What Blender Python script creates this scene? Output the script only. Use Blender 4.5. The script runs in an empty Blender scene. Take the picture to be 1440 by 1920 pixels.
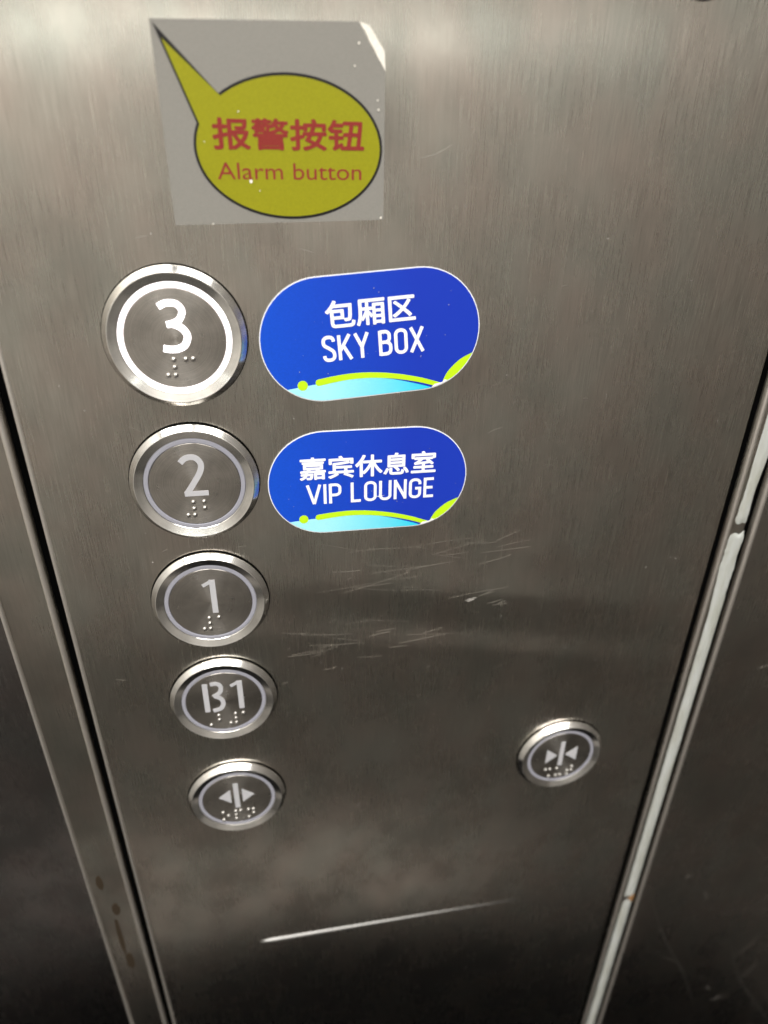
import bpy, bmesh, math, random
from mathutils import Vector, Matrix, noise
random.seed(7)
sc = bpy.context.scene
COL = sc.collection
PI = math.pi

# ------------------------------------------------------------------ camera
cam_d = bpy.data.cameras.new('camera'); cam = bpy.data.objects.new('camera', cam_d); COL.objects.link(cam)
YAW, PITCH, ROLL = -0.17544, -0.49305, 0.01371
fwd0 = Vector((-math.sin(YAW), math.cos(YAW), 0)); right = Vector((math.cos(YAW), math.sin(YAW), 0)); upz = Vector((0, 0, 1))
fwd = fwd0*math.cos(PITCH) + upz*math.sin(PITCH); up = -fwd0*math.sin(PITCH) + upz*math.cos(PITCH)
r2 = right*math.cos(ROLL) + up*math.sin(ROLL); u2 = -right*math.sin(ROLL) + up*math.cos(ROLL)
M = Matrix((r2, u2, -fwd)).transposed().to_4x4(); M.translation = Vector((0.02306, -0.18048, 0.04311))
cam.matrix_world = M
cam_d.sensor_fit = 'VERTICAL'; cam_d.sensor_height = 36; cam_d.sensor_width = 27; cam_d.lens = 36*1260/1920
cam_d.clip_start = 0.005; cam_d.clip_end = 50
cam_d.dof.use_dof = True; cam_d.dof.focus_distance = 0.196; cam_d.dof.aperture_fstop = 8.0
sc.camera = cam

# ------------------------------------------------------------------ light: the lift car's ceiling lamps, an added wall fill and its dim air
w = bpy.data.worlds.new('World'); sc.world = w; w.use_nodes = True
w.node_tree.nodes['Background'].inputs[0].default_value = (1.0, 0.93, 0.84, 1)
w.node_tree.nodes['Background'].inputs[1].default_value = 0.03
def area(name, loc, size, power, rot=(0, 0, 0), col=(1, 0.96, 0.9)):
    d = bpy.data.lights.new(name, 'AREA'); d.shape = 'RECTANGLE'; d.size, d.size_y = size; d.energy = power; d.color = col
    o = bpy.data.objects.new(name, d); COL.objects.link(o); o.location = loc; o.rotation_euler = rot
    return o
CEIL = 1.05
area('ceiling_lamp', (-0.46, -0.66, CEIL), (0.82, 1.16), 24, col=(1, 0.985, 0.96))
area('ceiling_lamp', (0.46, -0.66, CEIL), (0.74, 1.16), 17, col=(1, 0.985, 0.96))
area('wall_fill_light', (-0.1, -1.36, CEIL), (1.6, 0.07), 7)  # added fill: brightens the upper rear wall that the panel mirrors
area('strip_lamp', (-0.32, -1.42, 0.246), (1.7, 0.034), 0.62, (math.radians(85), 0, 0), (0.93, 1.0, 0.95))
sc.view_settings.view_transform = 'Standard'; sc.view_settings.look = 'None'
sc.view_settings.exposure = 0.0; sc.view_settings.gamma = 1.0; sc.view_settings.use_curve_mapping = False

# ------------------------------------------------------------------ materials
def mat(name, base=(0.5, 0.5, 0.5), metal=0.0, rough=0.5, **kw):
    m = bpy.data.materials.new(name); m.use_nodes = True
    b = m.node_tree.nodes['Principled BSDF']
    b.inputs['Base Color'].default_value = (*base, 1); b.inputs['Metallic'].default_value = metal; b.inputs['Roughness'].default_value = rough
    for k, v in kw.items():
        b.inputs[k.replace('_', ' ')].default_value = v
    return m
class NT:
    def __init__(s, m): s.t = m.node_tree; s.b = s.t.nodes['Principled BSDF']
    def n(s, typ, **kw):
        x = s.t.nodes.new(typ)
        for k, v in kw.items(): setattr(x, k, v)
        return x
    def l(s, a, b): s.t.links.new(a, b)
    def coords(s, scale):
        tc = s.n('ShaderNodeTexCoord'); mp = s.n('ShaderNodeMapping'); mp.inputs['Scale'].default_value = scale
        s.l(tc.outputs['Object'], mp.inputs['Vector']); return mp.outputs['Vector']
    def noise(s, scale, sc_=1.0, detail=2.0, rough=0.5):
        x = s.n('ShaderNodeTexNoise'); x.inputs['Scale'].default_value = sc_; x.inputs['Detail'].default_value = detail; x.inputs['Roughness'].default_value = rough
        s.l(s.coords(scale), x.inputs['Vector']); return x.outputs['Fac']
    def rng(s, v, a, b, c, d):
        x = s.n('ShaderNodeMapRange'); s.l(v, x.inputs[0])
        for i, k in enumerate((a, b, c, d)): x.inputs[i+1].default_value = k
        return x.outputs[0]
    def math(s, op, a, b):
        x = s.n('ShaderNodeMath', operation=op)
        for i, v in enumerate((a, b)):
            if isinstance(v, (int, float)): x.inputs[i].default_value = v
            else: s.l(v, x.inputs[i])
        return x.outputs[0]
    def mix(s, f, a, b, blend='MIX'):
        x = s.n('ShaderNodeMix', data_type='RGBA', blend_type=blend)
        if isinstance(f, (int, float)): x.inputs[0].default_value = f
        else: s.l(f, x.inputs[0])
        for i, v in ((6, a), (7, b)):
            if isinstance(v, tuple): x.inputs[i].default_value = (*v, 1)
            else: s.l(v, x.inputs[i])
        return x.outputs[2]

def brushed(name, base, rough=0.235, aniso=0.95, bump=0.04, var=0.18, smudge=0.17):
    """vertically brushed stainless steel: hairline streaks, finger smudges, uneven sheen (local y runs up)"""
    m = mat(name, base, 1.0, rough); t = NT(m)
    st1 = t.noise((3000, 110, 1), detail=3, rough=0.6)
    st2 = t.noise((1200, 50, 1), detail=2)
    sm = t.noise((42, 30, 1), detail=4, rough=0.5)
    sm2 = t.noise((9, 7, 1), detail=2)
    hue = t.noise((60, 40, 1), detail=2)
    s = t.math('ADD', t.math('MULTIPLY', st1, 0.65), t.math('MULTIPLY', st2, 0.35))
    v = t.rng(s, 0.3, 0.7, 1-var, 1+var*0.6)
    c = t.mix(1.0, base, t.mix(t.rng(hue, 0.35, 0.65, 0, 1), (1.03, 0.985, 0.95), (0.97, 1.0, 0.97)), 'MULTIPLY')
    vv = t.math('MULTIPLY', v, t.math('MULTIPLY', t.rng(sm, 0.3, 0.72, 1.06, 1-smudge*1.3), t.rng(sm2, 0.3, 0.7, 1.07, 0.93)))
    gx = t.n('ShaderNodeCombineColor')
    for i in range(3): t.l(vv, gx.inputs[i])
    t.l(t.mix(1.0, c, gx.outputs[0], 'MULTIPLY'), t.b.inputs['Base Color'])
    r = t.math('ADD', t.rng(sm, 0.3, 0.72, rough-0.03, rough+0.08), t.rng(s, 0.3, 0.7, -0.04, 0.05))
    t.l(r, t.b.inputs['Roughness'])
    t.b.inputs['Anisotropic'].default_value = aniso
    tg = t.n('ShaderNodeTangent', direction_type='UV_MAP', uv_map='UVMap'); t.l(tg.outputs[0], t.b.inputs['Tangent'])
    bp = t.n('ShaderNodeBump'); bp.inputs['Strength'].default_value = bump; bp.inputs['Distance'].default_value = 0.0004
    t.l(s, bp.inputs['Height']); t.l(bp.outputs[0], t.b.inputs['Normal'])
    return m
def turned(name, base, rough=0.22, aniso=0.8, bump=0.04):
    """lathe-turned metal: circular grain about local z"""
    m = mat(name, base, 1.0, rough); t = NT(m)
    tc = t.n('ShaderNodeTexCoord'); ln = t.n('ShaderNodeVectorMath', operation='LENGTH'); t.l(tc.outputs['Object'], ln.inputs[0])
    nz = t.n('ShaderNodeTexNoise', noise_dimensions='1D'); nz.inputs['Scale'].default_value = 3800; nz.inputs['Detail'].default_value = 2
    t.l(ln.outputs['Value'], nz.inputs['W'])
    sm = t.noise((260, 260, 260), detail=4)
    f = t.mix(t.rng(nz.outputs['Fac'], 0.3, 0.7, 0, 1), tuple(x*0.86 for x in base), tuple(min(1, x*1.08) for x in base))
    gr = t.rng(t.noise((120, 120, 120), detail=4, rough=0.55), 0.38, 0.68, 1.04, 0.74)      # finger grease
    gc = t.n('ShaderNodeCombineColor')
    for i in range(3): t.l(gr, gc.inputs[i])
    t.l(t.mix(1.0, f, gc.outputs[0], 'MULTIPLY'), t.b.inputs['Base Color'])
    t.l(t.rng(sm, 0.3, 0.75, rough-0.02, rough+0.04), t.b.inputs['Roughness'])
    t.b.inputs['Anisotropic'].default_value = aniso
    t.b.inputs['Anisotropic Rotation'].default_value = 0.25
    tg = t.n('ShaderNodeTangent', direction_type='RADIAL', axis='Z'); t.l(tg.outputs[0], t.b.inputs['Tangent'])
    bp = t.n('ShaderNodeBump'); bp.inputs['Strength'].default_value = bump; bp.inputs['Distance'].default_value = 0.0003
    t.l(nz.outputs['Fac'], bp.inputs['Height']); t.l(bp.outputs[0], t.b.inputs['Normal'])
    return m
def printed(name, base, rough=0.42, grain=0.06, to=None, span=None):
    """printed film: slight mottling; optional printed gradient along local x"""
    m = mat(name, base, 0.0, rough, Specular_IOR_Level=0.22); t = NT(m)
    g = t.noise((2200, 2200, 2200), detail=2)
    lo = tuple(x*(1-grain) for x in base); hi = tuple(min(1, x*(1+grain)) for x in base)
    c = t.mix(t.rng(g, 0.3, 0.7, 0, 1), lo, hi)
    if to:
        tc = t.n('ShaderNodeTexCoord'); sp = t.n('ShaderNodeSeparateXYZ'); t.l(tc.outputs['Object'], sp.inputs[0])
        k = t.rng(sp.outputs[0], span[0], span[1], 0, 1)
        c = t.mix(k, c, to)
    t.l(c, t.b.inputs['Base Color'])
    return m
STEEL = (0.575, 0.543, 0.503)
M_panel = brushed('panel_steel', STEEL)
M_jamb = brushed('jamb_steel', (0.57, 0.54, 0.50), rough=0.28, var=0.12, bump=0.02, smudge=0.25)
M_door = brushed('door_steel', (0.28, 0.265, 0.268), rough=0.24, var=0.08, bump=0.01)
M_wall = brushed('wall_steel', (0.42, 0.39, 0.365), rough=0.26, var=0.08, bump=0.01)
M_bezel = turned('bezel_chrome', (0.93, 0.915, 0.885), rough=0.15, aniso=0.4, bump=0.012)
M_cap = turned('cap_steel', (0.56, 0.53, 0.49), rough=0.24, aniso=0.93, bump=0.05)
M_dot = mat('dot_steel', (0.46, 0.445, 0.42), 1.0, 0.3)
M_lens = mat('frosted_lens', (0.30, 0.30, 0.345), 0.0, 0.45, Specular_IOR_Level=0.3)
M_mark = mat('frosted_symbol', (0.46, 0.46, 0.48), 0.0, 0.45, Specular_IOR_Level=0.3)
M_glow = mat('glowing_lens', (0.8, 0.8, 0.8), 0.0, 0.4); M_glow.node_tree.nodes['Principled BSDF'].inputs['Emission Color'].default_value = (1.0, 0.925, 0.975, 1)
M_glow.node_tree.nodes['Principled BSDF'].inputs['Emission Strength'].default_value = 1.6
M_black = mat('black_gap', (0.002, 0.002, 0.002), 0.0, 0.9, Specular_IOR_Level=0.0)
M_blue = printed('print_blue', (0.006, 0.072, 0.56), to=(0.010, 0.038, 0.43), span=(-0.03, 0.012))
M_white = printed('print_white', (0.86, 0.87, 0.88), grain=0.02)
M_edge = printed('sticker_edge', (0.80, 0.82, 0.85), grain=0.02)
M_lime = printed('print_lime', (0.50, 0.80, 0.012), grain=0.03)
M_cyan = printed('print_cyan', (0.36, 0.80, 0.90), grain=0.03, to=(0.03, 0.60, 0.80), span=(-0.014, 0.014))
M_foil = printed('silver_film', (0.235, 0.226, 0.204), rough=0.34, grain=0.04)
M_yellow = printed('print_yellow', (0.262, 0.256, 0.008), rough=0.36)
M_ink = printed('print_black', (0.012, 0.011, 0.012), rough=0.4, grain=0.0)
M_red = printed('print_red', (0.235, 0.028, 0.022), rough=0.4)
M_paper = printed('torn_paper', (0.80, 0.76, 0.68), rough=0.8, grain=0.12)
M_scr = mat('scratch_steel', (0.56, 0.53, 0.485), 1.0, 0.34)
M_dust = mat('dust', (0.42, 0.40, 0.37), 0.0, 0.9)
M_caulk = mat('white_sealant', (0.74, 0.76, 0.72), 0.0, 0.38)
t = NT(M_caulk); nz = t.noise((260, 45, 200), detail=5, rough=0.65)
t.l(t.mix(t.rng(nz, 0.35, 0.7, 0, 1), (0.46, 0.48, 0.465), (0.34, 0.345, 0.30)), t.b.inputs['Base Color'])
M_rust = mat('rust', (0.30, 0.15, 0.05), 0.0, 0.8)
M_floor = mat('floor_tile', (0.075, 0.071, 0.065), 0.0, 0.6, Specular_IOR_Level=0.2)
M_paleplane = mat('added_plane_pale', (0.21, 0.195, 0.18), 0.0, 0.6, Specular_IOR_Level=0.2)
M_darkplane = mat('added_plane_black', (0.004, 0.004, 0.0043), 0.0, 0.9, Specular_IOR_Level=0.05)
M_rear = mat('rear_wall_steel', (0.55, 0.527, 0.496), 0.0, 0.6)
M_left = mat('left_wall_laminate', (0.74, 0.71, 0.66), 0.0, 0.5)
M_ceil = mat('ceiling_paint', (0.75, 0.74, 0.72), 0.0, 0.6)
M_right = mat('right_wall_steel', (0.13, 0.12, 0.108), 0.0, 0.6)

# ------------------------------------------------------------------ mesh helpers (millimetres, local x right, y up, z out of the panel)
MM = 0.001
ROT = (PI/2, 0, 0)
def link(name, me, material, parent=None, smooth=False):
    o = bpy.data.objects.new(name, me); COL.objects.link(o)
    if material: me.materials.append(material)
    if parent: o.parent = parent
    if smooth:
        for p in me.polygons: p.use_smooth = True
    return o
def mesh(name, verts, faces):
    me = bpy.data.meshes.new(name); me.from_pydata([(a*MM, b*MM, c*MM) for a, b, c in verts], [], faces); me.update(); return me
def tag(o, label=None, cat=None, group=None, kind=None):
    if label: o['label'] = label
    if cat: o['category'] = cat
    if group: o['group'] = group
    if kind: o['kind'] = kind
    return o
def thing(name, x, y, label, cat, group=None, rz=0.0, z=0.0):
    o = bpy.data.objects.new(name, None); COL.objects.link(o); o.empty_display_size = 0.01
    o.location = (x*MM, -z*MM, y*MM); o.rotation_euler = (PI/2, -rz, 0)
    return tag(o, label, cat, group)
class MB:
    def __init__(s): s.v, s.f = [], []
    def prism(s, poly, z0, z1):
        n = len(poly); a = sum(poly[i][0]*poly[(i+1) % n][1]-poly[(i+1) % n][0]*poly[i][1] for i in range(n))
        if a < 0: poly = poly[::-1]
        k = len(s.v)
        s.v += [(x, y, z0) for x, y in poly] + [(x, y, z1) for x, y in poly]
        s.f.append(tuple(range(k+n, k+2*n))); s.f.append(tuple(range(k+n-1, k-1, -1)))
        for i in range(n): j = (i+1) % n; s.f.append((k+i, k+j, k+n+j, k+n+i))
    def stroke(s, pts, wd, z0, z1, taper=None):
        """a ribbon of width wd along pts, with thickness"""
        n = len(pts); L, Rr = [], []
        for i in range(n):
            p = Vector(pts[i]); a = Vector(pts[max(0, i-1)]); b = Vector(pts[min(n-1, i+1)])
            d1 = (p-a).normalized() if i else (b-p).normalized(); d2 = (b-p).normalized() if i < n-1 else d1
            n1 = Vector((-d1.y, d1.x)); n2 = Vector((-d2.y, d2.x)); m = (n1+n2).normalized()
            h = wd/2/max(0.35, m.dot(n1))
            if taper: h *= taper(i/(n-1))
            L.append(tuple(p+m*h)); Rr.append(tuple(p-m*h))
        k = len(s.v)
        for z in (z0, z1):
            s.v += [(x, y, z) for x, y in L] + [(x, y, z) for x, y in Rr]
        T = k+2*n
        for i in range(n-1):
            s.f.append((T+i, T+n+i, T+n+i+1, T+i+1)); s.f.append((k+i, k+i+1, k+n+i+1, k+n+i))
            s.f.append((k+i, T+i, T+i+1, k+i+1)); s.f.append((k+n+i, k+n+i+1, T+n+i+1, T+n+i))
        s.f.append((k, k+n, T+n, T)); s.f.append((k+n-1, T+n-1, T+2*n-1, k+2*n-1))
    def build(s, name, material, parent=None, smooth=False):
        return link(name, mesh(name, s.v, s.f), material, parent, smooth)
def lathe(name, prof, material, parent, seg=128, crease=True):
    """prof: (r, z) from outside in; open ends; revolve about local z"""
    v, f = [], []
    n = len(prof)
    for i in range(seg):
        a = 2*PI*i/seg
        for r, z in prof: v.append((r*math.cos(a), r*math.sin(a), z))
    for i in range(seg):
        j = (i+1) % seg
        for k in range(n-1): f.append((i*n+k, j*n+k, j*n+k+1, i*n+k+1))
    if prof[-1][0] > 0.01:
        pass
    me = mesh(name, v, f)
    o = link(name, me, material, parent, True)
    if crease: me.set_sharp_from_angle(angle=math.radians(9))
    return o
def spline(pts, sub=8):
    out = []
    for i in range(len(pts)-1):
        p0 = Vector(pts[max(0, i-1)]); p1 = Vector(pts[i]); p2 = Vector(pts[i+1]); p3 = Vector(pts[min(len(pts)-1, i+2)])
        for k in range(sub):
            t = k/sub
            out.append(tuple(0.5*((2*p1)+(p2-p0)*t+(2*p0-5*p1+4*p2-p3)*t*t+(3*p1-p0-3*p2+p3)*t**3)))
    out.append(tuple(pts[-1])); return out
def arc(cx, cy, rx, ry, a0, a1, n=14):
    return [(cx+rx*math.cos(math.radians(a0+(a1-a0)*i/n)), cy+ry*math.sin(math.radians(a0+(a1-a0)*i/n))) for i in range(n+1)]
def stadium(wd, h, inset=0.0, n=28):
    r = h/2-inset; c = wd/2-h/2
    return arc(c, 0, r, r, -90, 90, n) + arc(-c, 0, r, r, 90, 270, n)
def clip(poly, conv):
    out = list(poly)
    for i in range(len(conv)):
        a, b = conv[i], conv[(i+1) % len(conv)]; inp, out = out, []
        side = lambda p: (b[0]-a[0])*(p[1]-a[1])-(b[1]-a[1])*(p[0]-a[0])
        for k in range(len(inp)):
            p, q = inp[k], inp[(k+1) % len(inp)]; sp, sq = side(p), side(q)
            if sp >= 0: out.append(p)
            if (sp >= 0) != (sq >= 0):
                t = sp/(sp-sq); out.append((p[0]+(q[0]-p[0])*t, p[1]+(q[1]-p[1])*t))
        if not out: return []
    return out
def text(name, body, x0, x1, y0, y1, z, material, parent, bold=0.0, th=0.03, space=1.0):
    """text from Blender's own font, fitted to a box in mm; bold (mm) thickens the strokes with stacked shifted prints"""
    cu = bpy.data.curves.new(name, 'FONT'); cu.body = body; cu.size = 1; cu.space_character = space; cu.resolution_u = 5; cu.extrude = 0.01
    to = bpy.data.objects.new(name, cu); COL.objects.link(to)
    dg = bpy.context.evaluated_depsgraph_get(); me = bpy.data.meshes.new_from_object(to.evaluated_get(dg))
    bpy.data.objects.remove(to); bpy.data.curves.remove(cu)
    co = [v.co.copy() for v in me.vertices]; fs = [tuple(p.vertices) for p in me.polygons]; bpy.data.meshes.remove(me)
    ax, bx = min(c.x for c in co), max(c.x for c in co); ay, by = min(c.y for c in co), max(c.y for c in co)
    mb = MB(); x0 += bold; x1 -= bold; y0 += bold; y1 -= bold
    sh = [(0, 0)]+([(bold*math.cos(2*PI*i/8), bold*math.sin(2*PI*i/8)) for i in range(8)] if bold else [])
    for q, (dx, dy) in enumerate(sh):
        k = len(mb.v)
        mb.v += [(x0+(c.x-ax)/(bx-ax)*(x1-x0)+dx, y0+(c.y-ay)/(by-ay)*(y1-y0)+dy, z+(th+0.004*q if c.z > 0 else 0)) for c in co]
        mb.f += [tuple(a+k for a in f_) for f_ in fs]
    return mb.build(name, material, parent)

# ------------------------------------------------------------------ the car around, with added planes: what the steel mirrors
def plane(name, pts, material, label=None, kind='structure'):
    me = bpy.data.meshes.new(name); me.from_pydata(pts, [], [(0, 1, 2, 3)]); o = link(name, me, material); o['kind'] = kind
    return o
FZ = -1.20
plane('floor', [(-1.3, -1.5, FZ), (1.3, -1.5, FZ), (1.3, 0.10, FZ), (-1.3, 0.10, FZ)], M_floor)
plane('rear_wall', [(-1.0, -1.45, FZ), (0.85, -1.45, FZ), (0.85, -1.45, CEIL+.1), (-1.0, -1.45, CEIL+.1)], M_rear)
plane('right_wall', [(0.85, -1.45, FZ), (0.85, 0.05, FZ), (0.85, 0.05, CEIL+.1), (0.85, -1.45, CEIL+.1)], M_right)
plane('left_wall', [(-1.0, 0.05, FZ), (-1.0, -1.45, FZ), (-1.0, -1.45, CEIL+.1), (-1.0, 0.05, CEIL+.1)], M_left)
plane('added_pale_plane', [(-0.95, -0.74, FZ+.003), (0.35, -0.74, FZ+.003), (0.35, -0.555, FZ+.003), (-0.95, -0.555, FZ+.003)], M_paleplane)  # unseen plane added so the steel mirrors a pale band
plane('ceiling', [(-1.0, -1.45, CEIL+.04), (0.85, -1.45, CEIL+.04), (0.85, 0.05, CEIL+.04), (-1.0, 0.05, CEIL+.04)], M_ceil)
plane('added_dark_plane', [(-0.95, -0.555, FZ+.004), (0.8, -0.555, FZ+.004), (0.8, 0.02, FZ+.004), (-0.95, 0.02, FZ+.004)], M_darkplane)  # unseen plane added so the foot of the steel mirrors black

# ------------------------------------------------------------------ sheets of steel
def sheet(name, x0, x1, y0, y1, nx, ny, material, edge=1.2, thick=6.0, parent=None, relief=None):
    """a folded steel sheet: front grid with rounded vertical edges, local mm; UV u runs across"""
    xs = []
    ne = 6
    for i in range(ne): a = PI/2*i/ne; xs.append((x0+edge*(1-math.sin(PI/2*i/ne)) if False else x0+edge*(1-math.cos(a)), -edge*(1-math.sin(a))))
    for i in range(nx+1): xs.append((x0+edge+(x1-x0-2*edge)*i/nx, 0))
    for i in range(ne): a = PI/2*(i+1)/ne; xs.append((x1-edge*(1-math.sin(a)) if False else x1-edge+edge*math.sin(a), -edge*(1-math.cos(a))))
    xs = [(x0, -thick)] + xs + [(x1, -thick)]
    v, f = [], []; n = len(xs)
    for j in range(ny+1):
        y = y0+(y1-y0)*j/ny
        for i, (x, z) in enumerate(xs):
            dz = relief(x, y) if relief and 0 < i < n-1 else 0
            v.append((x, y, z+dz))
    for j in range(ny):
        for i in range(n-1): f.append((j*n+i, j*n+i+1, (j+1)*n+i+1, (j+1)*n+i))
    me = mesh(name, v, f); uv = me.uv_layers.new(name='UVMap')
    for lp in me.loops:
        c = me.vertices[lp.vertex_index].co; uv.data[lp.index].uv = (c.x*4+0.5, c.y*4+2)
    o = link(name, me, material, parent, True)
    return o
G = lambda t: math.exp(-t*t)
def panel_relief(x, y):
    d = 0
    # shallow creases and dents left by knocks, and the faint waviness of thin sheet
    d += 0.26*G((y+88-0.17*(85-x))/5.5)*G((x-95)/75)
    d -= 0.32*G((y+104-0.2*(85-x))/7.0)*G((x-105)/60)
    d -= 0.30*G((y+127-0.25*(100-x))/7.5)*G((x-108)/52)
    d += 0.2*G((y+115-0.2*(85-x))/6.0)*G((x-95)/60)
    d += 0.10*noise.noise(Vector((x/70, y/90, 3.1))) + 0.035*noise.noise(Vector((x/26, y/30, 9.4)))
    return d
panel = thing('control_panel', 0, 0, 'tall brushed steel lift control panel that carries the round buttons and stickers', 'panel')
sheet('panel_face', -43.9, 173.7, -560, 300, 110, 260, M_panel, edge=1.6, relief=panel_relief, parent=panel)

jamb = thing('door_jamb', 0, 0, 'narrow brushed steel strip between the control panel and the dark door', 'trim')
sheet('strip_face', -61.6, -46.2, -600, 300, 8, 60, M_jamb, edge=1.6, thick=40, parent=jamb, relief=lambda x, y: 0.05*noise.noise(Vector((x/30, y/60, 1))))
for cx_, cy_, rx_, ry_ in ((-57.0, -213, 1.3, 4.5), (-53.8, -231, 1.6, 4), (-55.2, -250, 1.0, 13), (-54, -268, 1.6, 6)):
    mb = MB(); n = 22
    mb.prism([(cx_+rx_*(1+.5*noise.noise(Vector((i*.9, cy_, 0))))*math.cos(2*PI*i/n), cy_+ry_*(1+.5*noise.noise(Vector((i*.9, cy_, 5))))*math.sin(2*PI*i/n)) for i in range(n)], 0.02, 0.09); mb.build('rust_stain', mat('stain', (0.24, 0.185, 0.13), 1.0, 0.38), jamb)
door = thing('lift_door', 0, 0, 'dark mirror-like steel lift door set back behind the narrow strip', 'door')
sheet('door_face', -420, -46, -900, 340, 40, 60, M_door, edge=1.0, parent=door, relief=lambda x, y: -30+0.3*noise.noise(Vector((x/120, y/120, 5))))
back = thing('gap_backing', 0, 0, 'black backing seen through the joints beside the control panel', 'backing')
for xa, xb in ((-46.15, -43.95), (173.75, 176.25), (184.5, 187.6)):
    mb = MB(); mb.prism([(xa, -600), (xb, -600), (xb, 300), (xa, 300)], -4.0, -1.75); mb.build('black_strip', M_black, back)

wall = thing('side_wall', 0, 0, 'scuffed dark steel wall panel beyond the white sealant joint', 'wall')
sheet('wall_face', 186.3, 480, -900, 300, 40, 100, M_wall, edge=2.6, parent=wall, relief=lambda x, y: 0.25*noise.noise(Vector((x/90, y/110, 7))))

M_edgesteel = mat('worn_edge_steel', (0.62, 0.585, 0.54), 1.0, 0.5)
def edge_bead(x, r, z, parent, y0=-700, y1=300):
    v, f = [], []; K = 9
    for y in (y0, y1):
        for k in range(K): a = PI*k/(K-1); v.append((x-r*math.cos(a), y, z-r*0.15+r*math.sin(a)))
    for k in range(K-1): f.append((k, k+1, K+k+1, K+k))
    return link('folded_edge', mesh('folded_edge', v, f), M_edgesteel, parent, True)
edge_bead(-61.3, 0.75, 0.0, jamb); edge_bead(-47.3, 0.9, -0.25, jamb); edge_bead(-43.0, 0.75, -0.3, panel, -560); edge_bead(177.3, 0.8, -0.3, None)
edge_bead(187.6, 1.0, -0.2, wall)
tagme = [o for o in COL.objects if o.name.startswith('folded_edge') and o.parent is None][0]
trim = thing('corner_trim', 0, 0, 'slim rounded steel trim with white sealant bead beside the control panel', 'trim')
sheet('trim_face', 176.3, 184.4, -700, 300, 10, 40, M_jamb, edge=2.0, thick=8, parent=trim)
tagme.parent = trim
# bead of white sealant: smeared, with ragged right edge, broken at one spot
def bead(y0, y1, seed, n):
    v, f = [], []; K = 11
    for j in range(n+1):
        for k in range(K):
            u = k/(K-1)
            ragy = 1.6*noise.noise(Vector((u*2.2, seed, 2.0)))*(1 if j in (0, n) else 0.6 if j in (1, n-1) else 0)
            y = y0+(y1-y0)*j/n+ragy
            rag = noise.noise(Vector((seed, y/9, 0)))*0.5+noise.noise(Vector((seed, y/2.5, 4)))*0.3
            near = max(0, 1-abs(y+80)/32)           # thicker, torn smear around the break
            a = 179.3-1.3*max(0, 1-abs(y+84)/24)+noise.noise(Vector((seed+3, y/12, 0)))*0.25+near*0.9*noise.noise(Vector((seed, y/1.6, 8)))
            b = 183.9+rag*(0.2+1.6*near)-1.1*max(0, 1-abs(y+60)/16)
            e = min(1, min(j, n-j)/2)
            v.append((a+(b-a)*u, y, -0.02+e*0.75*math.sin(PI*min(1, 0.01+u*0.9))**0.8*(0.35+0.65*u)))
    for j in range(n):
        for k in range(K-1): f.append((j*K+k, j*K+k+1, (j+1)*K+k+1, (j+1)*K+k))
    return link('sealant_bead', mesh('sealant_bead', v, f), M_caulk, trim, True)
bead(-69.6, 280, 1.3, 300); bead(-283, -73.6, 5.7, 260); bead(-690, -285.0, 8.2, 160)
mb = MB(); mb.prism([(182.0, -285.5), (183.9, -287), (184.3, -282), (183.2, -280.5)], 0.0, 0.42); mb.build('rust_spot', M_rust, trim)

# ------------------------------------------------------------------ the ledge near the foot of the panel
slot = thing('key_cover_lip', 0, -270, 'long thin pale lip across the foot of the control panel', 'lip')
v, f = [], []; n = 40; K = 7
for i in range(n+1):
    u = i/n; x = 1+125*u; h = 1.25*(1-0.55*u)*min(1, (min(i, n-i)+0.6)/2); d = 1.3*(1-0.75*u)*min(1, (min(i, n-i)+0.6)/2)
    for k in range(K):
        a = PI*k/(K-1); v.append((x, h*math.cos(a), -0.25+d*math.sin(a)))
for i in range(n):
    for k in range(K-1): f.append((i*K+k, i*K+k+1, (i+1)*K+k+1, (i+1)*K+k))
f.append(tuple(range(K))[::-1]); f.append(tuple(n*K+k for k in range(K)))
slip = link('lip', mesh('lip', v, f), mat('lip_steel', (0.30, 0.295, 0.285), 1.0, 0.42), slot, True)

# ------------------------------------------------------------------ buttons
def braille(cells, x_first, y_top):
    out = []
    for c, dots in enumerate(cells):
        for d in dots:
            out.append((x_first[c]+(0 if d <= 3 else 1.86), y_top-2.07*((d-1) % 3)))
    return out
def dome_mesh(r=0.72, h=0.62):
    v, f = [], []; S, Rn = 12, 4
    for j in range(Rn):
        a = PI/2*j/Rn
        for i in range(S): v.append((r*math.cos(a)*math.cos(2*PI*i/S), r*math.cos(a)*math.sin(2*PI*i/S), h*math.sin(a)))
    v.append((0, 0, h))
    for j in range(Rn-1):
        for i in range(S): f.append((j*S+i, j*S+(i+1) % S, (j+1)*S+(i+1) % S, (j+1)*S+i))
    for i in range(S): f.append(((Rn-1)*S+i, (Rn-1)*S+(i+1) % S, Rn*S))
    me = mesh('braille_dot', v, f); me.materials.append(M_dot)
    for p in me.polygons: p.use_smooth = True
    return me
DOME = dome_mesh()
CAPZ = 1.75
BEZ = [(18.0, -0.5), (18.0, 1.05), (17.92, 1.2), (16.62, 2.62), (16.45, 2.68), (16.3, 2.62), (14.25, 1.9), (14.12, 1.78), (14.1, 1.0)]
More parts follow.
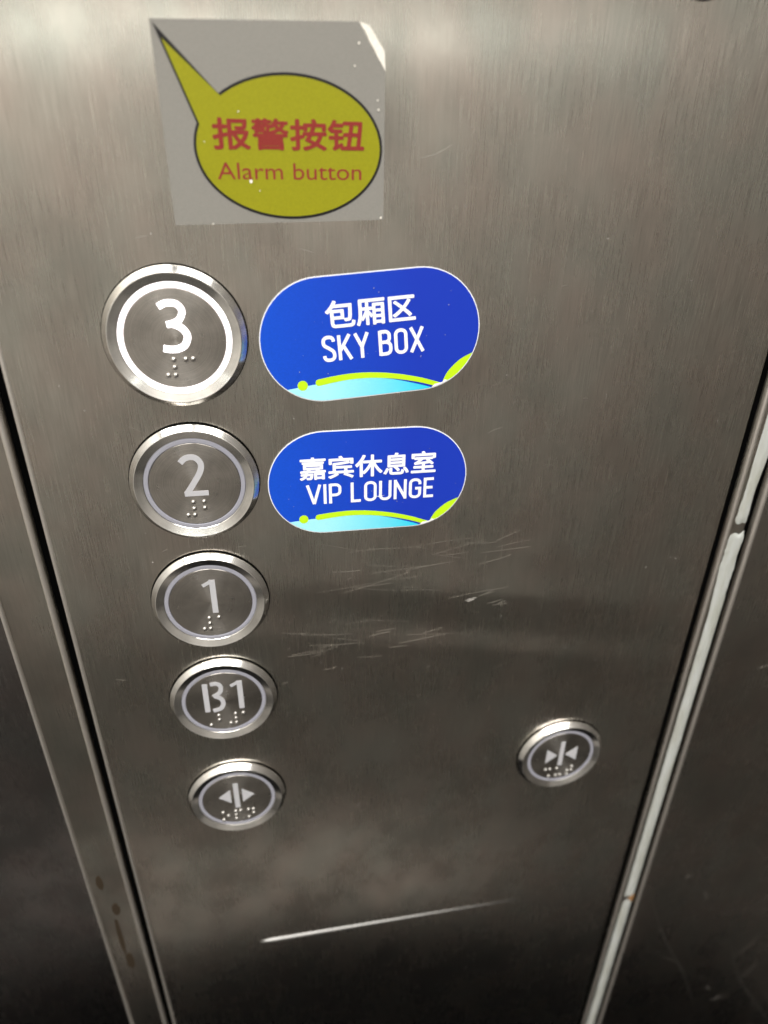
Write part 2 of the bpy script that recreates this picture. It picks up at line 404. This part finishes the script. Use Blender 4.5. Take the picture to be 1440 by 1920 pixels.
def button(name, x, y, label, marks, dots, lit=False, spin=0.0):
    b = thing(name, x, y, label, 'button', 'round steel push buttons of the lift panel')
    lathe('bezel', BEZ, M_bezel, b)
    lathe('shade_ring', [(18.3, -0.3), (18.3, 0.22), (18.02, 0.25)], M_black, b, 96)  # black ring stands in for the shadow line around the bezel
    g = M_glow if lit else M_lens
    lathe('light_ring', [(14.05, 0.8), (14.05, 1.7), (13.9, 1.85), (12.95, 1.85), (12.8, 1.72), (12.8, 0.8)], g, b, 96)
    cap = lathe('cap', [(12.75, 0.8), (12.75, CAPZ-0.15), (12.6, CAPZ), (9, CAPZ), (5, CAPZ), (2, CAPZ), (0.3, CAPZ), (0.0, CAPZ)], M_cap, b, 96)
    for nm, polys, strokes in marks:
        mb = MB(); z = CAPZ-0.1
        for p in polys: mb.prism(p, z, CAPZ+0.12)
        for k, (pts, wd) in enumerate(strokes): mb.stroke(pts, wd, z, CAPZ+0.12+0.012*k)
        mb.build(nm, g if lit else M_mark, cap)
    for (dx, dy) in dots:
        d = bpy.data.objects.new('braille_dot', DOME); COL.objects.link(d); d.parent = cap; d.location = (dx*MM, dy*MM, CAPZ*MM)
    return b
def shift(pts, dx, dy): return [(a+dx, b_+dy) for a, b_ in pts]
W = 1.75
three = [(spline([(-3.2, 8.25), (-1.6, 9.0), (-0.1, 9.1), (1.33, 8.75), (2.3, 7.6), (2.3, 6.3), (1.4, 4.85), (-0.2, 4.05), (-1.75, 3.75)], 6), W*0.95),
         (spline([(-0.35, 3.95), (1.6, 3.05), (2.85, 1.5), (2.95, 0.1), (2.05, -1.6), (0.47, -2.4), (-1.37, -2.55), (-3.3, -2.2)], 6), W*1.02)]
two = [(spline([(-3.3, 7.0), (-2.05, 8.15), (-0.45, 8.6), (1.2, 8.1), (2.25, 6.4), (1.85, 4.1), (0.1, 1.15), (-2.6, -2.75)], 7), W*0.95), ([(-3.2, -2.75), (3.5, -2.75)], W*0.86)]
def one(dx, h=1.0): return [([(-1.9+dx, 6.7), (0.1+dx, 7.75), (0.75+dx, 8.5)], 1.1), ([(1.1+dx, 8.65), (1.1+dx, -3.7)], W)]
bee = [([(-5.75, 8.55), (-5.85, -3.9)], W), (spline([(-3.95, 8.2), (-2.2, 8.35), (-0.95, 7.7), (-0.55, 6.2), (-1.2, 4.2), (-3.4, 2.75)], 6), 1.45),
       (spline([(-2.9, 2.85), (-1.2, 1.8), (-0.45, 0.4), (-0.5, -1.3), (-1.6, -3.0), (-4.0, -3.6)], 6), 1.5)]
NUM = (3, 4, 5, 6)
DX = (-3.0, 1.87)
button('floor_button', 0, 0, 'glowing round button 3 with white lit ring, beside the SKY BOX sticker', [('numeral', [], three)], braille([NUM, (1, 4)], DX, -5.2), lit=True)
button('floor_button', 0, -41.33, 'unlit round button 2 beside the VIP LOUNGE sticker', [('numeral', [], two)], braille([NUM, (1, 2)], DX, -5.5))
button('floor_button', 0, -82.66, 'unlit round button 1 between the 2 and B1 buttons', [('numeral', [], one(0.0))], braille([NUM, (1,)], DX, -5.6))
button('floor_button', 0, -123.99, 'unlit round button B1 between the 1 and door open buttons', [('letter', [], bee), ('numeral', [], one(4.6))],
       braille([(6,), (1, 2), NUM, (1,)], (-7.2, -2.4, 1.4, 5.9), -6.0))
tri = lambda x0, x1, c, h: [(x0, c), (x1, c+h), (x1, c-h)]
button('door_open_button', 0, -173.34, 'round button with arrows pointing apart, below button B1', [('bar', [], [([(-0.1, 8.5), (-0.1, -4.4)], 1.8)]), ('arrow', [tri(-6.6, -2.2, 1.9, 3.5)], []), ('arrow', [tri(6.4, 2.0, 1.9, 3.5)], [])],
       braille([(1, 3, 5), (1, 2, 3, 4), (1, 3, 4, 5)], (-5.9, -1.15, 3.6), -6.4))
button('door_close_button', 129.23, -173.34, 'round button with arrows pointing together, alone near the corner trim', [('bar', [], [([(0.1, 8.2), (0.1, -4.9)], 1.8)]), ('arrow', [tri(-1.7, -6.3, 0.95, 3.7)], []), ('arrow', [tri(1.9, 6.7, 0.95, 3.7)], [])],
       braille([(1, 4, 6), (1, 3, 6), (2, 3, 4, 5)], (-5.6, -0.75, 4.0), -6.7))

# ------------------------------------------------------------------ stroke lettering (narrow grotesque capitals), unit height
def letters():
    L = {}
    h = 0.25; w0 = 0.40
    def bowl(x0, x1, y0, y1, r):     # open to the left
        return [(x0, y1)]+arc(x1-r, y1-r, r, r, 90, 0, 8)+arc(x1-r, y0+r, r, r, 0, -90, 8)+[(x0, y0)]
    def oval(w, y0=0, y1=1, r=0.2): return [(w, (y0+y1)/2)]+arc(w-r, y1-r, r, r, 0, 90, 8)+arc(r, y1-r, r, r, 90, 180, 8)+arc(r, y0+r, r, r, 180, 270, 8)+arc(w-r, y0+r, r, r, 270, 360, 8)+[(w, (y0+y1)/2)]
    L['S'] = (0.42, [spline([(0.42, 0.80), (0.40, 0.92), (0.30, 1.0), (0.12, 1.0), (0.02, 0.91), (0.0, 0.78), (0.04, 0.65), (0.21, 0.52), (0.37, 0.38), (0.42, 0.23), (0.40, 0.09), (0.30, 0.0), (0.12, 0.0), (0.02, 0.08), (0.0, 0.20)], 5)])
    L['K'] = (0.46, [[(0, -.06), (0, 1.06)], [(0.02, 0.36), (0.44, 1.06)], [(0.15, 0.60), (0.47, -.06)]])
    L['Y'] = (0.48, [[(-.02, 1.06), (0.24, 0.44), (0.24, -.06)], [(0.50, 1.06), (0.24, 0.44)]])
    L['B'] = (0.43, [[(0, -.06), (0, 1.06)], bowl(0, 0.39, 0.53, 1.0, 0.18), bowl(0, 0.43, 0.0, 0.53, 0.2)])
    L['O'] = (0.43, [oval(0.43)])
    L['X'] = (0.46, [[(-.02, 1.06), (0.48, -.06)], [(0.48, 1.06), (-.02, -.06)]])
    L['V'] = (0.50, [[(-.02, 1.06), (0.25, -.03)], [(0.25, -.03), (0.52, 1.06)]])
    L['I'] = (0.0, [[(0, -.06), (0, 1.06)]])
    L['P'] = (0.42, [[(0, -.06), (0, 1.06)], bowl(0, 0.42, 0.42, 1.0, 0.2)])
    L['L'] = (0.36, [[(0, 1.06), (0, 0.0), (0.38, 0.0)]])
    L['U'] = (0.43, [[(0, 1.06), (0, 0.2)]+arc(0.2, 0.2, 0.2, 0.2, 180, 270, 8)+arc(0.23, 0.2, 0.2, 0.2, 270, 360, 8)+[(0.43, 1.06)]])
    L['N'] = (0.45, [[(0, -.06), (0, 1.06)], [(0.0, 1.0), (0.45, 0.0)], [(0.45, -.06), (0.45, 1.06)]])
    L['G'] = (0.43, [[(0.43, 0.72)]+arc(0.23, 0.8, 0.2, 0.2, 0, 90, 8)+arc(0.2, 0.8, 0.2, 0.2, 90, 180, 8)+arc(0.2, 0.2, 0.2, 0.2, 180, 270, 8)+arc(0.23, 0.2, 0.2, 0.2, 270, 360, 8)+[(0.43, 0.50), (0.22, 0.50)]])
    L['E'] = (0.37, [[(0.39, 1.0), (0, 1.0), (0, 0.0), (0.39, 0.0)], [(0, 0.51), (0.35, 0.51)]])
    return L
LET = letters()
def lettering(body, x0, x1, y0, y1, z, material, parent, wd=0.152, gap=0.235, word=0.40):
    pen = 0; items = []
    for ch in body:
        if ch == ' ': pen += word-gap*0.4; continue
        w_, st = LET[ch]; items.append((ch, pen, st)); pen += w_+gap
    tot = pen-gap; H = (y1-y0)/1.13; sx = (x1-x0-wd*H)/tot
    grp = None
    for ch, px, st in items:
        mb = MB()
        for k, pts in enumerate(st):
            mb.stroke([(x0+wd*H/2+(px+a)*sx, y0+0.065*H+b_*H) for a, b_ in pts], wd*H, z, z+0.03+0.006*k)
        mb.build('letter', material, parent)

# ------------------------------------------------------------------ blue floor stickers
def blue_sticker(x, y, rz, label, cn, cnbox, en, enbox, dy=0.0):
    s = thing('floor_sticker', x, y, label, 'sticker', 'blue rounded floor stickers', rz=rz, z=0.12)
    WD, HT = 60.2, 33.4
    mb = MB(); mb.prism(stadium(WD, HT), 0, 0.14); mb.build('backing', M_edge, s)
    inn = stadium(WD, HT, 0.28)
    mb = MB(); mb.prism(inn, 0.14, 0.20); mb.build('blue_print', M_blue, s)
    wave = spline([(-32, -12.75), (-24.8, -12.25), (-16.2, -11.55), (-6.15, -11.1), (-0.35, -11.5), (6.0, -12.8), (14.7, -15.7), (20, -18)], 6)
    mb = MB(); mb.prism(clip(wave+[(20, -22), (-32, -22)], inn), 0.20, 0.23); mb.build('cyan_wave', M_cyan, s)
    # lime stroke with a round start, running off to a point at the rim
    cl = spline([(-15.6, -11.15), (-11, -10.65), (-6.1, -10.4), (-0.35, -10.75), (6.0, -11.8), (12.4, -13.5), (17.6, -15.4), (20, -16.4)], 6)
    hw = 0.92; Lf, Rt = [], []
    for i in range(len(cl)):
        a = Vector(cl[max(0, i-1)]); b_ = Vector(cl[min(len(cl)-1, i+1)]); d = (b_-a).normalized(); n_ = Vector((-d.y, d.x)); k = hw*(1-0.35*i/len(cl))
        Lf.append(tuple(Vector(cl[i])+n_*k)); Rt.append(tuple(Vector(cl[i])-n_*k))
    st = arc(cl[0][0], cl[0][1], hw, hw, 275, 95, 10)
    mb = MB(); mb.prism(clip(Lf+Rt[::-1]+st[1:-1], inn), 0.23, 0.26); mb.build('lime_stripe', M_lime, s)
    mb = MB(); mb.prism(arc(-20.1, -11.5, 1.4, 1.4, 0, 345, 23), 0.23, 0.26); mb.build('lime_dot', M_lime, s)
    leaf = spline([(30, -6.6), (27.7, -7.6), (24.2, -9.2), (20.8, -12.2), (19.1, -15.3)], 6)+[(19.5, -20), (32, -20)]
    mb = MB(); mb.prism(clip(leaf, inn), 0.20, 0.23); mb.build('lime_leaf', M_lime, s)
    mb = MB(); mb.prism(clip([(19.15, -15.0), (16.9, -15.3), (15, -17), (22, -17.5), (21.2, -14.9), (19.9, -14.3)], inn), 0.265, 0.285); mb.build('white_corner', M_white, s)
    text('chinese_lettering', cn, *cnbox, 0.21, M_white, s, bold=0.17)
    lettering(en, *enbox, 0.21, M_white, s)
    mb = MB()
    for _ in range(26):
        x_, y_, r_ = random.uniform(-27, 27), random.uniform(-9, 14), random.choice((.05, .07, .07, .12))
        if abs(x_) > 14 and abs(y_) > 11: continue
        mb.prism([(x_+r_*random.uniform(.5, 1.3)*math.cos(2*PI*i/6), y_+r_*random.uniform(.5, 1.3)*math.sin(2*PI*i/6)) for i in range(6)], 0.19, 0.31)
    tag(mb.build('dust_specks', M_dust, s), kind='stuff')
    return s
blue_sticker(51.0, -1.0, math.radians(4.4), 'blue rounded sticker reading SKY BOX with lime swoosh, beside the lit button', '包厢区', (-12.0, 12.3, 3.0, 10.3), 'SKY BOX', (-13.7, 14.3, -5.6, 1.25))
blue_sticker(50.4, -44.3, 0.0, 'blue rounded sticker reading VIP LOUNGE with lime swoosh, beside button 2', '嘉宾休息室', (-20.7, 20.3, 1.5, 8.8), 'VIP LOUNGE', (-18.9, 20.2, -6.7, -0.1))

# ------------------------------------------------------------------ alarm sticker
al = thing('alarm_sticker', 0, 0, 'silver sticker with yellow speech bubble reading Alarm button, one corner torn', 'sticker', z=0.12)
mb = MB(); mb.prism([(3.1, 67.2), (47.9, 68.2), (51.2, 62.9), (53.9, 59.3), (53.85, 27.9), (3.3, 26.8)], 0, 0.12); mb.build('silver_film', M_foil, al)
torn = [(47.95, 68.15), (50.2, 67.6), (51.6, 65.8), (53.7, 62.9), (53.95, 59.1), (53.0, 60.6), (52.2, 61.6), (51.4, 63.1), (50.3, 64.6), (49.4, 66.3)]
mb = MB(); mb.prism(torn, 0.0, 0.16); mb.build('torn_corner', M_paper, al)
CX, CY, RX, RY = 31.45, 43.25, 21.9, 15.1
def bubble(inset):
    rx, ry = RX-inset, RY-inset; pts = []
    a0, a1 = 161.0, 134.5
    for i in range(121):
        a = math.radians(a0+(360+a1-a0)*i/120); pts.append((CX+rx*math.cos(a), CY+ry*math.sin(a)))
    tip = (3.6, 66.7) if inset == 0 else (5.15, 63.9)
    if inset: pts[-1] = (pts[-1][0]-0.05, pts[-1][1]); 
    return pts+[tip]
mb = MB(); mb.prism(bubble(0), 0.12, 0.16); mb.build('black_outline', M_ink, al)
mb = MB(); mb.prism(bubble(0.62), 0.16, 0.20); mb.build('yellow_bubble', M_yellow, al)
text('chinese_lettering', '报警按钮', 13.9, 49.0, 42.9, 49.4, 0.20, M_red, al, bold=0.185)
text('english_lettering', 'Alarm button', 14.3, 48.3, 36.75, 40.3, 0.20, M_red, al)
mb = MB()
for (x, y, r) in ((21.9, 36.4, 0.5), (23.8, 34.4, 0.16), (20.2, 50.6, 0.2), (12, 44.5, 0.14), (47.9, 64.3, .3), (46.9, 60, .2), (52.2, 53.4, .22), (52.4, 51.5, .25), (53.2, 28.4, .35), (12.2, 27.1, .2)):
    n = 7; mb.prism([(x+r*random.uniform(.6, 1.1)*math.cos(2*PI*i/n), y+r*random.uniform(.6, 1.1)*math.sin(2*PI*i/n)) for i in range(n)], 0.1, 0.26)
tag(mb.build('worn_specks', M_paper, al), kind='stuff')

# ------------------------------------------------------------------ key switch whose rim just reaches into view
ks = thing('key_switch', 129.5, 83.3, 'black round key switch at the top of the control panel', 'switch')
lathe('collar', [(8.2, -0.3), (8.2, 1.2), (7.6, 1.8), (6.0, 1.8), (5.6, 1.2)], M_ink, ks, 64)
lathe('barrel', [(5.55, 0), (5.55, 1.3), (0, 1.3)], M_dot, ks, 48)
mb = MB(); mb.prism([(-0.6, -3), (0.6, -3), (0.6, 3), (-0.6, 3)], 1.3, 1.45); mb.build('keyway', M_black, ks)

# ------------------------------------------------------------------ scratches and dust on the steel (fine wear, parts of the panels)
def zrel(x, y): return panel_relief(x, y)
def scratch_set(items, zf, parent, material=M_scr):
    mb = MB()
    for pts, wd in items:
        sp = spline(pts, 5); k = len(mb.v)
        mb.stroke(sp, wd, 0.0, 0.02, taper=lambda u: 0.12+math.sin(PI*u))
        for i in range(k, len(mb.v)):
            a, b_, c = mb.v[i]; mb.v[i] = (a, b_, c+zf(a, b_)+0.006)
    o = mb.build('scratches', material, parent); o['kind'] = 'stuff'; return o
items = [([(61.8, 41.5), (66.5, 42.6), (70.9, 44.8)], 0.14)]
def cluster(cx, cy, n, lx, ly, ln, slope, wd):
    for _ in range(n):
        x = cx+random.gauss(0, lx); y = cy+random.gauss(0, ly)-0.17*(x-cx); L_ = ln*random.uniform(0.4, 1.3); s_ = slope+random.gauss(0, 0.17)
        items.append(([(x-L_/2, y-L_/2*s_), (x, y+random.uniform(-.3, .3)), (x+L_/2, y+L_/2*s_)], wd*random.uniform(0.3, 0.9)))
cluster(58, -82, 12, 13, 3.0, 18, -0.02, 0.22)
cluster(92, -71, 9, 9, 3.0, 14, 0.05, 0.20)
cluster(55, -104, 13, 9, 4.0, 15, -0.05, 0.24)
cluster(36, -107, 7, 8, 4, 10, 0.18, 0.18)
cluster(94, -93, 6, 4, 2.5, 6, 0.15, 0.2)
cluster(60, -70, 6, 12, 4, 14, -0.1, 0.16)
cluster(90, -30, 5, 8, 7, 4, 0.2, 0.12)
cluster(0, 22, 5, 8, 1.5, 4, 0.3, 0.10)
for _ in range(26):
    x = random.uniform(-38, 165); y = random.uniform(-170, 60); a = random.uniform(-0.6, 0.6); L_ = random.uniform(1, 4)
    items.append(([(x, y), (x+L_/2, y+L_*a/2+.1), (x+L_, y+L_*a)], 0.12))
scratch_set(items, zrel, panel)
mb = MB()
for _ in range(6):
    x, y = 86.5+random.gauss(0, 1.4), -91.5+random.gauss(0, .9); a_ = random.uniform(-.6, .6)
    mb.stroke([(x-.8, y-.8*a_), (x, y+.15), (x+.8, y+.8*a_)], 0.22, zrel(x, y), zrel(x, y)+0.03)
for _ in range(150):
    x = random.uniform(-40, 168); y = random.uniform(-200, 68); r = random.choice((.07, .09, .12, .12, .2)); n = 6; z = zrel(x, y)
    mb.prism([(x+r*random.uniform(.5, 1.2)*math.cos(2*PI*i/n), y+r*random.uniform(.5, 1.2)*math.sin(2*PI*i/n)) for i in range(n)], z-0.01, z+0.05)
tag(mb.build('dust_specks', M_dust, panel), kind='stuff')
items = [([(192, -280), (210, -325), (231, -366), (254, -420)], 0.5), ([(254, -340), (272, -385), (300, -430), (325, -470)], 0.45), ([(262, -360), (268, -352), (272, -340)], 1.0),
         ([(285, -362), (290, -372), (296, -384)], 2.2), ([(280, -372), (277, -380), (274, -386)], 1.4), ([(225, -290), (227, -294), (228, -298)], 1.6)]
for _ in range(26):
    x = random.uniform(205, 320); y = random.uniform(-440, -130); a = random.uniform(-2.2, 0.3); L_ = random.uniform(3, 16)
    items.append(([(x, y), (x+L_/2, y+L_*a/2+.5), (x+L_, y+L_*a)], random.uniform(.12, .3)))
scratch_set(items, lambda x, y: 0.25*noise.noise(Vector((x/90, y/110, 7))), wall)
